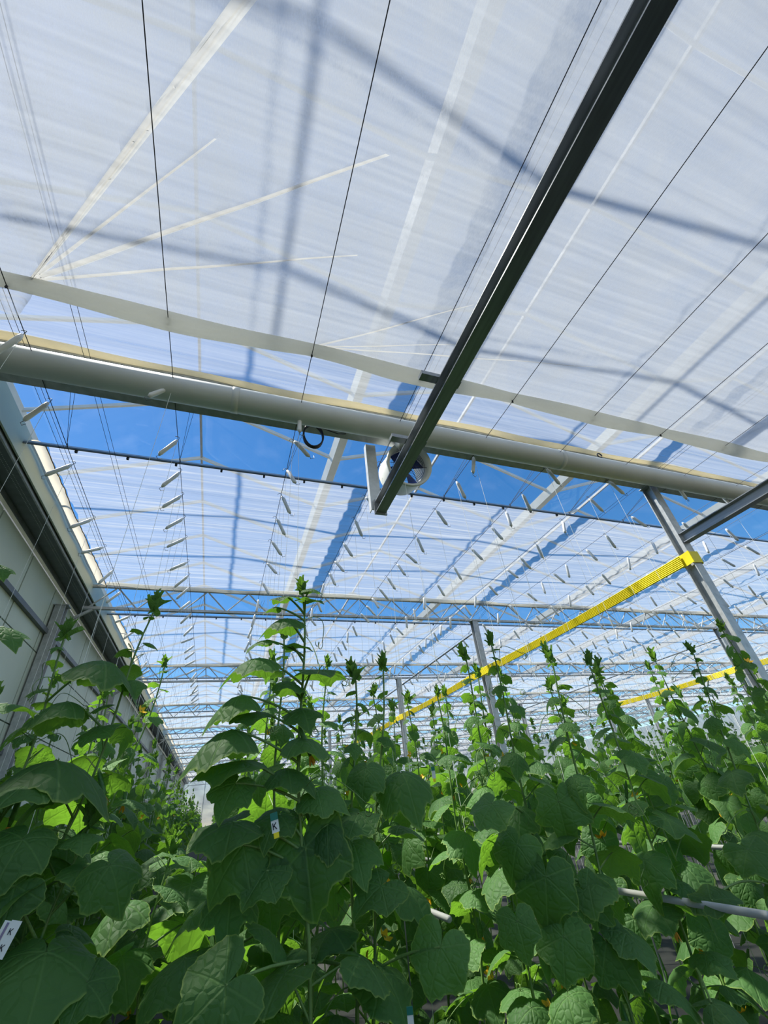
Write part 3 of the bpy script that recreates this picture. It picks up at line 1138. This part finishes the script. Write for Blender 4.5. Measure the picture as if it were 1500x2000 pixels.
# bare blades for leaves set one by one
rng = random.Random(11)
SINGLE = [blade_shape(rng, True, d, f, lo).mesh('leaf', M['leaf'], True) for d, f, lo in
          ((0.35, -0.15, 0.6), (0.55, -0.05, 0.9), (0.8, -0.2, 0.7), (0.25, 0.1, 1.0), (1.2, -0.1, 0.6), (0.45, 0.0, 1.7))]

# growing tips: a rosette of small upright folded leaflets round a bud
TIPS = []
for i in range(5):
    rng = random.Random(40 + i)
    m = MB()
    m.uv = []
    for k in range(7):
        az = k * 2.4 + rng.uniform(-0.3, 0.3)
        s = (0.060 - 0.005 * k) * rng.uniform(0.8, 1.3)
        bl = blade_shape(rng, False, 0.1, 0.9, 2.0)
        mt = Matrix.Translation((0, 0, 0.010 * k)) @ Matrix.Rotation(az, 4, 'Z') @ Matrix.Rotation(-R(42 + 7 * k), 4, 'Y') @ Matrix.Translation((0.010, 0, 0)) @ Matrix.Diagonal((s * 1.25, s * 0.6, s, 1))
        n0 = len(m.v)
        m.v += [tuple(mt @ Vector(p)) for p in bl.v]
        m.uv += bl.uv
        m.f += [tuple(n0 + q for q in f) for f in bl.f]
    TIPS.append(m.mesh('growing_tip', M['leaf_young'], True))


def flower_mesh(withered=False):
    m = MB()
    for k in range(5):
        a = k * 2 * math.pi / 5
        ca, sa = math.cos(a), math.sin(a)

        def fn(u, v):
            w = (v - 0.5) * 2 * (0.011 * math.sin(math.pi * min(1, u * 0.75 + 0.22)) + 0.001) * (0.4 if withered else 1)
            r = 0.004 + u * (0.010 if withered else 0.026)
            z = (0.030 * u) if withered else 0.012 * u * u + 0.004 - 0.25 * abs(w)
            return (r * ca - w * sa, r * sa + w * ca, z)
        m.grid(fn, 4, 2)
    return m


FLOWER = flower_mesh().mesh('petals', M['petal'], True)
WITHER = flower_mesh(True).mesh('withered_flower', M['withered'], True)
CALYX = MB().tube([(0, 0, -0.022), (0, 0, -0.010), (0, 0, 0.004)], [0.0018, 0.003, 0.0055], 6).mesh('calyx', M['stem'], True)
FRUIT = MB().tube([(0, 0, 0), (0, 0, -0.02), (0.002, 0, -0.05), (0.004, 0, -0.085), (0.004, 0, -0.105)], [0.003, 0.007, 0.009, 0.008, 0.004], 8).mesh('young_cucumber', M['fruit'], True)
TENDRIL = []
for i in range(4):
    rng = random.Random(90 + i)
    pts = []
    L = rng.uniform(0.14, 0.24)
    for k in range(22):
        t = k / 21
        pts.append((L * t, 0.03 * math.sin(t * 4 + i), 0.05 * math.sin(t * 3) - 0.08 * t * t))
    e = Vector(pts[-1])
    for k in range(26):
        a = k / 25 * 4 * math.pi
        r = 0.018 * (1 - k / 40)
        pts.append((e.x + r * math.sin(a), e.y + 0.0012 * k, e.z - r + r * math.cos(a)))
    TENDRIL.append(MB().tube(pts, 0.0016, 4, False).mesh('tendril', M['stem'], True))

PLANTS = []


def stem_point(pts, z):
    for a, b in zip(pts, pts[1:]):
        if b.z >= z:
            t = (z - a.z) / max(1e-6, b.z - a.z)
            return a.lerp(b, t), (b - a).normalized()
    return pts[-1].copy(), (pts[-1] - pts[-2]).normalized()


def plant(x, y, lean, top, label, group, rng, hi=False, zmin=0.75, size=0.25, dens=1.0, skip=None, tipscale=1.0, grow=0.95):
    """one cucumber vine: stem from the floor at (x, y) leaning by `lean` in x at the tip"""
    t = empty('cucumber_plant', (x, y, 0), label, 'plant', group)
    pts = []
    ph = rng.uniform(0, 6.28)
    ly = rng.uniform(-0.08, 0.08)
    n = 26
    for i in range(n + 1):
        v = i / n
        wob = 0.018 * math.sin(v * 14 + ph)
        pts.append(Vector((lean * v ** 0.9 + wob, ly * v + 0.018 * math.cos(v * 12 + ph), top * v)))
    MB().tube(pts, [0.0085 - 0.0045 * (i / n) for i in range(n + 1)], 6 if hi else 5, False).build('stem', M['stem'], t, smooth=True)
    z = zmin + rng.uniform(0, 0.06)
    az = rng.uniform(0, 6.28)
    fam = TEMPL[0 if hi else 1]
    while z < top - 0.03:
        p, d = stem_point(pts, z)
        f = (top - z)
        s = size * min(1.0, 0.22 + f * grow) * rng.uniform(0.82, 1.15)
        if z < 1.15:
            s *= 0.95
        az += 2.40 + rng.uniform(-0.5, 0.5)
        if not (skip and skip(z)) and rng.random() < dens:
            v = rng.randrange(NV)
            b, pe = fam[v]
            tilt = rng.uniform(-10, 14)
            if f < 0.22:
                tilt -= 32 * (1 - f / 0.22)
            o = inst('leaf', b, t, p, (R(rng.uniform(-8, 8)), R(tilt), az), s)
            inst('petiole', pe, o)
        if hi and rng.random() < 0.30:
            inst('tendril', TENDRIL[rng.randrange(4)], t, p, (rng.uniform(-0.4, 0.4), rng.uniform(-0.6, 0.4), rng.uniform(0, 6.28)), rng.uniform(0.8, 1.2))
        q = rng.random()
        if q < 0.10 and f > 0.25:
            a2 = rng.uniform(0, 6.28)
            o = inst('flower', FLOWER, t, p + Vector((0.05 * math.cos(a2), 0.05 * math.sin(a2), 0.03)),
                     (R(rng.uniform(20, 90)), R(rng.uniform(-40, 40)), rng.uniform(0, 6.28)), rng.uniform(0.65, 0.95))
            if hi:
                inst('calyx', CALYX, o)
        elif q < 0.22 and hi and f > 0.45:
            a2 = rng.uniform(0, 6.28)
            o = inst('young_cucumber', FRUIT, t, p + Vector((0.025 * math.cos(a2), 0.025 * math.sin(a2), 0)),
                     (R(rng.uniform(-25, 25)), R(rng.uniform(-25, 25)), 0), rng.uniform(0.7, 1.2))
            inst('withered_flower', WITHER, o, (0.004, 0, -0.103), (math.pi, 0, 0))
        z += rng.uniform(0.060, 0.085) * (1.0 if f > 0.35 else 0.75)
    inst('growing_tip', TIPS[rng.randrange(5)], t, pts[-1], (R(rng.uniform(-12, 12)), R(rng.uniform(-12, 12)), rng.uniform(0, 6.28)), rng.uniform(0.8, 1.15) * tipscale)
    return t, pts


def depth(px, py, y):
    return y / ray(px, py).y


def set_leaf(pl, pts, px, py, y, wpx, tip_px, face, variant, zs=None, name='leaf'):
    """a single leaf at photograph pixel (px, py), at depth y, pointing to tip_px, its upper face turned `face` (0 = to the sky, 1 = to the viewer)"""
    c = at(px, py, y=y)
    size = wpx / FPX * depth(px, py, y) / 1.15
    tip = at(tip_px[0], tip_px[1], y=y - 0.10 * face)
    d = (tip - c)
    view = (Vector((0, 0, CAM_Z)) - c).normalized()
    nrm = Vector((0, 0, 1)) * (1 - face) + view * face
    d = (d - nrm * d.dot(nrm) / nrm.length_squared).normalized()
    nrm = (nrm - d * nrm.dot(d)).normalized()
    s = nrm.cross(d)
    loc = c - pl.location
    rot = Matrix((d, s, nrm)).transposed().to_euler()
    o = inst(name, SINGLE[variant % len(SINGLE)], pl, loc, rot, size)
    zz = (loc.z - 0.5 * size) if zs is None else zs
    p, _ = stem_point(pts, max(0.3, min(zz, pts[-1].z)))
    inv = Matrix.LocRotScale(loc, rot, Vector((size,) * 3)).inverted()
    mid = p.lerp(loc, 0.5) + Vector((0, 0, 0.12 * (loc - p).length))
    path = []
    for k in range(8):
        t = k / 7
        path.append(inv @ (p * (1 - t) ** 2 + mid * 2 * t * (1 - t) + loc * t * t))
    MB().tube(path, [(0.0052 - 0.0018 * k / 7) / size for k in range(8)], 6, False).build('petiole', M['stem'], o, smooth=True)
    return o


# --- the tall vine standing out in front of the middle row
rng = random.Random(21)
TP = at(590, 1150, y=1.70)
tall, tpts = plant(0.34, 1.70, TP.x - 0.34, TP.z, 'tallest cucumber plant in front, rising high above the middle row', None, rng, True, 0.8, 0.2,
                   skip=lambda z: z > 1.25, tipscale=1.0)
for (px, py, w, tx, ty, fc, v) in (
        (606, 1150, 46, 650, 1168, 0.25, 1), (597, 1172, 56, 640, 1215, 0.2, 3), (560, 1165, 60, 505, 1190, 0.2, 0), (540, 1186, 40, 505, 1192, 0.15, 1),
        (560, 1208, 92, 500, 1225, 0.12, 2), (520, 1250, 60, 470, 1285, 0.2, 1), (570, 1262, 62, 625, 1290, 0.15, 3),
        (505, 1285, 112, 410, 1315, 0.10, 2), (610, 1308, 112, 700, 1335, 0.08, 0), (560, 1330, 80, 600, 1360, 0.1, 2),
        (470, 1358, 105, 405, 1395, 0.15, 4), (590, 1385, 80, 600, 1440, 0.3, 1), (500, 1390, 90, 460, 1420, 0.2, 0),
        (450, 1425, 150, 350, 1455, 0.12, 4), (590, 1440, 120, 665, 1470, 0.1, 2), (470, 1485, 145, 395, 1495, 0.15, 0), (620, 1545, 100, 690, 1580, 0.35, 1),
        (460, 1530, 90, 425, 1590, 0.5, 1), (597, 1655, 165, 610, 1760, 0.85, 3), (455, 1605, 140, 370, 1650, 0.3, 0), (475, 1650, 130, 395, 1740, 0.6, 2),
        (560, 1500, 100, 600, 1530, 0.2, 2), (545, 1590, 90, 520, 1640, 0.4, 1), (520, 1700, 100, 470, 1760, 0.6, 3), (640, 1610, 90, 690, 1640, 0.4, 4)):
    set_leaf(tall, tpts, px, py, 1.70, w, (tx, ty), fc, v)

# --- left row, plants close to the camera
rng = random.Random(5)


def by_tip(px, py, y, xbase, label, size=0.175, zmin=0.5, dens=1.0):
    c = at(px, py, y=y)
    return plant(xbase, y, c.x - xbase, c.z, label, None, rng, True, zmin, size, dens)


lp1 = by_tip(305, 1195, 2.05, -0.80, 'slanting cucumber plant with a long bare tip left of the aisle')
lp2 = by_tip(130, 1245, 2.1, -0.80, 'bushy cucumber plant with drooping leaves against the left wall')
lp3 = by_tip(-25, 1040, 1.75, -0.86, 'cucumber plant cut off by the left edge of the picture', dens=0.75)
lp4 = by_tip(318, 1300, 2.9, -0.72, 'slim-tipped cucumber plant behind the slanting one beside the aisle')
for (pl, pts), px, py, y, w, tip, fc, v in (
        (lp3, 30, 1730, 1.75, 120, (-50, 1770), 0.8, 3), (lp1, 215, 1690, 1.75, 115, (262, 1805), 0.55, 2),
        (lp1, 170, 1920, 1.75, 110, (225, 1975), 0.5, 0), (lp2, 110, 1485, 1.9, 190, (230, 1510), 0.1, 2),
        (lp2, 200, 1290, 2.0, 135, (270, 1310), 0.08, 4), (lp1, 45, 1640, 1.75, 130, (10, 1690), 0.5, 1),
        (lp3, 8, 1225, 1.75, 90, (30, 1290), 0.3, 1), (lp3, 2, 1105, 1.75, 50, (20, 1150), 0.4, 1), (lp3, 15, 1375, 1.75, 100, (70, 1385), 0.1, 0),
        (lp1, 130, 1370, 1.95, 120, (60, 1390), 0.1, 4), (lp2, 60, 1530, 1.8, 140, (-20, 1550), 0.2, 1)):
    set_leaf(pl, pts, px, py, y, w, tip, fc, v)

lp5 = plant(-0.50, 1.85, 0.12, 1.62, 'short cucumber plant leaning into the dark foot of the aisle from the left', None, rng, True, 0.35, 0.22, grow=4)
lp6 = plant(0.16, 1.95, -0.05, 1.50, 'short cucumber plant below the tall one beside the aisle', None, rng, True, 0.35, 0.22, grow=4)
lp7 = plant(-0.20, 2.35, 0.05, 1.50, 'short cucumber plant low in the aisle between both rows', None, rng, True, 0.35, 0.23, grow=4)
lp8 = plant(-0.08, 2.9, 0.03, 1.50, 'short cucumber plant low in the aisle, behind the other short ones', None, rng, True, 0.35, 0.23, grow=4)
lp9 = plant(-0.25, 3.5, 0.08, 1.52, 'short cucumber plant farthest back in the foot of the aisle', None, rng, True, 0.35, 0.23, grow=4)

# --- front plants of the rows on the right, with the big leaves at the bottom of the picture
rng = random.Random(8)
fp = {
    'a': by_tip(757, 1300, 2.05, 0.42, 'cucumber plant just right of the tall one, at the row front'),
    'b': by_tip(1062, 1300, 1.85, 1.38, 'front cucumber plant with pale-edged big leaves low in the middle'),
    'c': by_tip(955, 1262, 2.10, 1.38, 'cucumber plant with twin tips below the yellow ribbon end'),
    'd': by_tip(700, 1320, 1.85, 0.40, 'low cucumber plant with a very large leaf at the bottom edge'),
    'e': by_tip(1155, 1300, 2.0, 1.95, 'front cucumber plant hung with curled tendrils at the right'),
    'f': by_tip(1350, 1280, 2.0, 2.44, 'front cucumber plant at the right below the slim column')}
for key, px, py, y, w, tip, fc, v in (
        ('d', 440, 1925, 1.6, 170, (355, 1985), 0.75, 0), ('b', 1066, 1712, 1.75, 120, (1066, 1790), 0.85, 1), ('b', 1090, 1565, 1.8, 98, (1105, 1625), 0.85, 5),
        ('b', 1100, 1830, 1.75, 112, (1100, 1915), 0.85, 0), ('b', 1185, 1840, 1.75, 110, (1235, 1905), 0.75, 1), ('b', 1145, 1745, 1.75, 85, (1190, 1790), 0.8, 3),
        ('c', 1010, 1650, 1.8, 95, (985, 1720), 0.75, 2), ('c', 960, 1570, 1.8, 90, (925, 1610), 0.4, 0), ('a', 715, 1500, 1.8, 80, (705, 1545), 0.5, 2),
        ('a', 785, 1510, 1.8, 110, (800, 1550), 0.35, 4), ('a', 700, 1590, 1.75, 90, (690, 1630), 0.3, 0), ('d', 745, 1730, 1.75, 110, (690, 1760), 0.4, 3),
        ('d', 860, 1850, 1.7, 120, (830, 1960), 0.8, 0), ('c', 1010, 1800, 1.7, 85, (1030, 1870), 0.8, 1), ('e', 1390, 1960, 1.6, 95, (1450, 1985), 0.3, 2),
        ('f', 1460, 1660, 1.8, 90, (1490, 1690), 0.5, 0), ('f', 1390, 1760, 1.75, 90, (1450, 1775), 0.3, 3)):
    set_leaf(fp[key][0], fp[key][1], px, py, y, w, tip, fc, v)

# --- the rows, one under each crop wire
rname = ['the row against the left wall', 'the row left of the aisle', 'the row right of the aisle', 'the second row right of the aisle', 'the third row right of the aisle',
         'the fourth row right of the aisle', 'the fifth row right of the aisle', 'the sixth row right of the aisle', 'the seventh row right of the aisle',
         'the eighth row right of the aisle', 'the ninth row right of the aisle', 'the tenth row right of the aisle', 'the outermost right row']
ystart = [2.6, 2.35, 2.15, 2.3, 2.25, 1.95, 2.5, 3.1, 3.7, 4.3, 4.9, 5.5, 6.1]
yend = [15, 22, 17, 14, 13, 12, 12, 11, 11, 11, 11, 11, 11]
rng = random.Random(77)
for r, xr in enumerate(ROWS):
    y = ystart[r]
    side = 1
    k = 0
    while y < yend[r]:
        side = -side
        if abs(xr - 5.2) < 0.5 and any(abs(y - q) < 0.28 for q in TRUSS_Y):
            y += 0.15
            continue
        lean = side * rng.uniform(0.0, 0.16)
        top = rng.uniform(2.08, 2.40)
        dist = math.hypot(xr, y)
        hi = dist < 3.2
        zmin = 0.35 if (dist < 5.5) else 1.0
        lab = ('cucumber plant, %s behind the front ones in %s' % (ORD[k], rname[r])) if k < 10 else 'distant cucumber plant far down ' + rname[r]
        plant(xr + side * 0.05 + rng.uniform(-0.05, 0.05), y + rng.uniform(-0.06, 0.06), lean, top, lab, 'plants of ' + rname[r], rng, hi, zmin, 0.176 if hi else 0.20, 1.0)
        step = 0.23 if dist < 3.6 else 0.29 if dist < 4.5 else (0.40 if dist < 8 else 0.55)
        y += step * rng.uniform(0.85, 1.15)
        k += 1

# --- crop beyond the counted plants: too far off to tell one vine from the next
rng = random.Random(123)
far = MB()
far.uv = []
far_src = []
for i in range(4):
    far_src.append(blade_shape(random.Random(i), False, 0.5, 0.0, 0.7))


def far_vine(x, y):
    top = rng.uniform(2.0, 2.38)
    far_st.tube([(x, y, 0.9), (x + rng.uniform(-0.1, 0.1), y, top + 0.06)], [0.012, 0.006], 4, False)
    z = 1.25
    while z < top:
        b = far_src[rng.randrange(4)]
        f = top - z
        sc = 0.24 * min(1, 0.3 + f)
        az = rng.uniform(0, 6.28)
        mt = Matrix.Translation((x, y, z)) @ Matrix.Rotation(az, 4, 'Z') @ Matrix.Translation((0.10, 0, 0.05)) @ Matrix.Rotation(R(rng.uniform(0, 60)), 4, 'Y') @ Matrix.Scale(sc, 4)
        n0 = len(far.v)
        far.v.extend(tuple(mt @ Vector(p)) for p in b.v)
        far.uv.extend(b.uv)
        far.f.extend(tuple(n0 + q for q in f_) for f_ in b.f)
        z += rng.uniform(0.09, 0.15)


far_st = MB()
for xx in [12.6 + 1.02 * i for i in range(14)]:
    y = max(5.5, xx * 0.5)
    while y < 14:
        far_vine(xx + rng.uniform(-0.2, 0.2), y)
        y += rng.uniform(0.6, 1.0)
for r, xr in enumerate(ROWS[:7]):
    y = yend[r]
    while y < (44 if r in (1, 2) else 26):
        far_vine(xr + rng.uniform(-0.12, 0.12), y)
        y += rng.uniform(0.5, 0.9)
fo = empty('distant_crop', (12, 12, 0), 'distant cucumber crop filling the rows far off, single vines not told apart', 'crop', kind='stuff')
for m_, nm, mt_ in ((far, 'foliage', 'leaf'), (far_st, 'stems', 'stem')):
    m_.v = [(p[0] - 12, p[1] - 12, p[2]) for p in m_.v]
    tag(m_.build(nm, M[mt_], fo, smooth=True), kind='stuff')

# ------------------------------------------------------------------ twine hooks on the crop wires
SPOOL = MB().tube([(0, 0, -0.01), (0.004, 0, -0.04), (0, 0, -0.10), (-0.004, 0, -0.165), (0, 0, -0.185)], [0.009, 0.016, 0.0145, 0.016, 0.008], 8).mesh('spool', M['white_plastic'], True)
HOOKW = MB().tube([(-0.03, 0, 0.012), (-0.012, 0, 0.022), (0.0, 0, 0.02), (0.004, 0, 0.0), (-0.006, 0, -0.06), (0.004, 0, -0.18), (-0.008, 0, -0.205), (0.018, 0, -0.215), (0.03, 0, -0.195)], 0.0022, 4).mesh('wire_hook', M['steel_dark'], True)
TWINE = MB().tube([(0, 0, 0), (0, 0, -1)], 0.0016, 4, False).mesh('twine', M['twine'])
rng = random.Random(31)
spots = []
for i, x in enumerate(WIRE_X):
    y = 2.75 + rng.uniform(0, 0.3) if i else 1.9
    while y < (16 if i < 5 else 14):
        spots.append((math.hypot(x, y), i, x, y))
        y += rng.uniform(0.36, 0.70) * (1.7 if i == 0 else 1)
spots.sort()
wname = ['first', 'second', 'third', 'fourth', 'fifth', 'sixth', 'seventh', 'eighth', 'ninth', 'tenth', 'eleventh', 'twelfth', 'thirteenth', 'fourteenth']
hook_n = {}
for (dist, i, x, y) in spots[:300]:
    hook_n[i] = hook_n.get(i, 0) + 1
    t = empty('twine_hook', (x, y, Z_WIRE - 0.045 - 0.012 * abs(math.sin(math.pi * (y - 3.02) / 5))),
              ('white twine spool, %s from the camera on the %s wire from the wall' % (wname[hook_n[i] - 1], wname[i])) if hook_n[i] <= 12 else
              'tiny white twine spool far down the %s wire from the wall' % wname[i], 'twine hook', 'twine hooks on the %s wire' % wname[i])
    if i <= 1:
        tilt = R(rng.uniform(25, 58))
    else:
        tilt = -R(rng.uniform(22, 44)) if rng.random() < 0.72 else R(rng.uniform(-12, 15))
    rot = (R(rng.uniform(-12, 12)), tilt, rng.uniform(-0.25, 0.25))
    inst('spool', SPOOL, t, (0, 0, 0), rot, 1.4)
    if dist < 7:
        inst('wire_hook', HOOKW, t, (0, 0, 0), rot, 1.4)
    # twine hangs from the hook down to the vine near its row
    xr = min(ROWS, key=lambda q: abs(q - x))
    dz = -(Z_WIRE - 0.3)
    dx = rng.uniform(-0.10, 0.10)
    L = math.hypot(dx, dz)
    inst('twine', TWINE, t, (0, 0, 0), (0, math.atan2(dx, dz) + math.pi, 0), (1, 1, L))

# ------------------------------------------------------------------ plant tags clipped to the twines
def letter_k(m, ox, oz, s, y):
    m.bar((ox, y, oz), (ox, y, oz + s), s * 0.15, 0.001, Vector((0, 1, 0)))
    m.bar((ox + s * 0.05, y, oz + s * 0.42), (ox + s * 0.55, y, oz + s), s * 0.15, 0.001, Vector((0, 1, 0)))
    m.bar((ox + s * 0.20, y, oz + s * 0.55), (ox + s * 0.58, y, oz), s * 0.15, 0.001, Vector((0, 1, 0)))


def plant_tag(px, py, y, rot, label, w, h, marks, foot=None, violet=False, clip=True):
    c = at(px, py, y=y)
    u = depth(px, py, y) / FPX
    w, h = w * u, h * u
    marks = [(a * u, b * u, q * u) for a, b, q in marks]
    t = empty('plant_tag', c, label, 'tag')
    t.rotation_euler = rot
    MB().box(-w / 2, w / 2, -0.0006, 0.0006, -h, 0).build('card', M['tag'], t)
    if clip:
        MB().box(-w * 0.5, w * 0.5, -0.002, 0.002, 0, w * 0.9).build('clip_band', M['teal'], t)
    for (ox, oz, s) in marks:
        m = MB()
        letter_k(m, ox, oz, s, -0.0014)
        m.build('letter', M['ink'], t)
    if foot:
        MB().box(-w * 0.35, w * 0.35, -0.0016, 0.0016, -h * 1.45, -h).build('yellow_end', M['yellow'], t)
    if violet:
        MB().box(-w * 0.05, w * 0.3, -0.0012, -0.0007, -h * 0.95, -h * 0.05).build('violet_stripe', M['tag_violet'], t)
    return t


plant_tag(536, 1602, 1.60, (0, R(-12), R(-5)), 'small white plant tag marked K below the tall plant', 14, 20, ((-4, -15, 11),), True)
plant_tag(34, 1798, 1.60, (0, R(16), R(12)), 'long white plant tag marked K twice in the lower left corner', 18, 52, ((-4, -20, 9), (-4, -42, 9)), clip=False)
plant_tag(17, 1798, 1.62, (0, R(16), R(12)), 'long white plant tag with a violet stripe at the left edge', 12, 50, (), None, True, clip=False)
plant_tag(801, 1982, 1.50, (0, 0, R(-20)), 'white plant tag with teal clip at the bottom edge', 12, 26, ())
plant_tag(846, 1505, 2.2, (0, 0, R(-20)), 'narrow plant tag with teal top and yellow end among bright leaves', 7, 13, (), True)
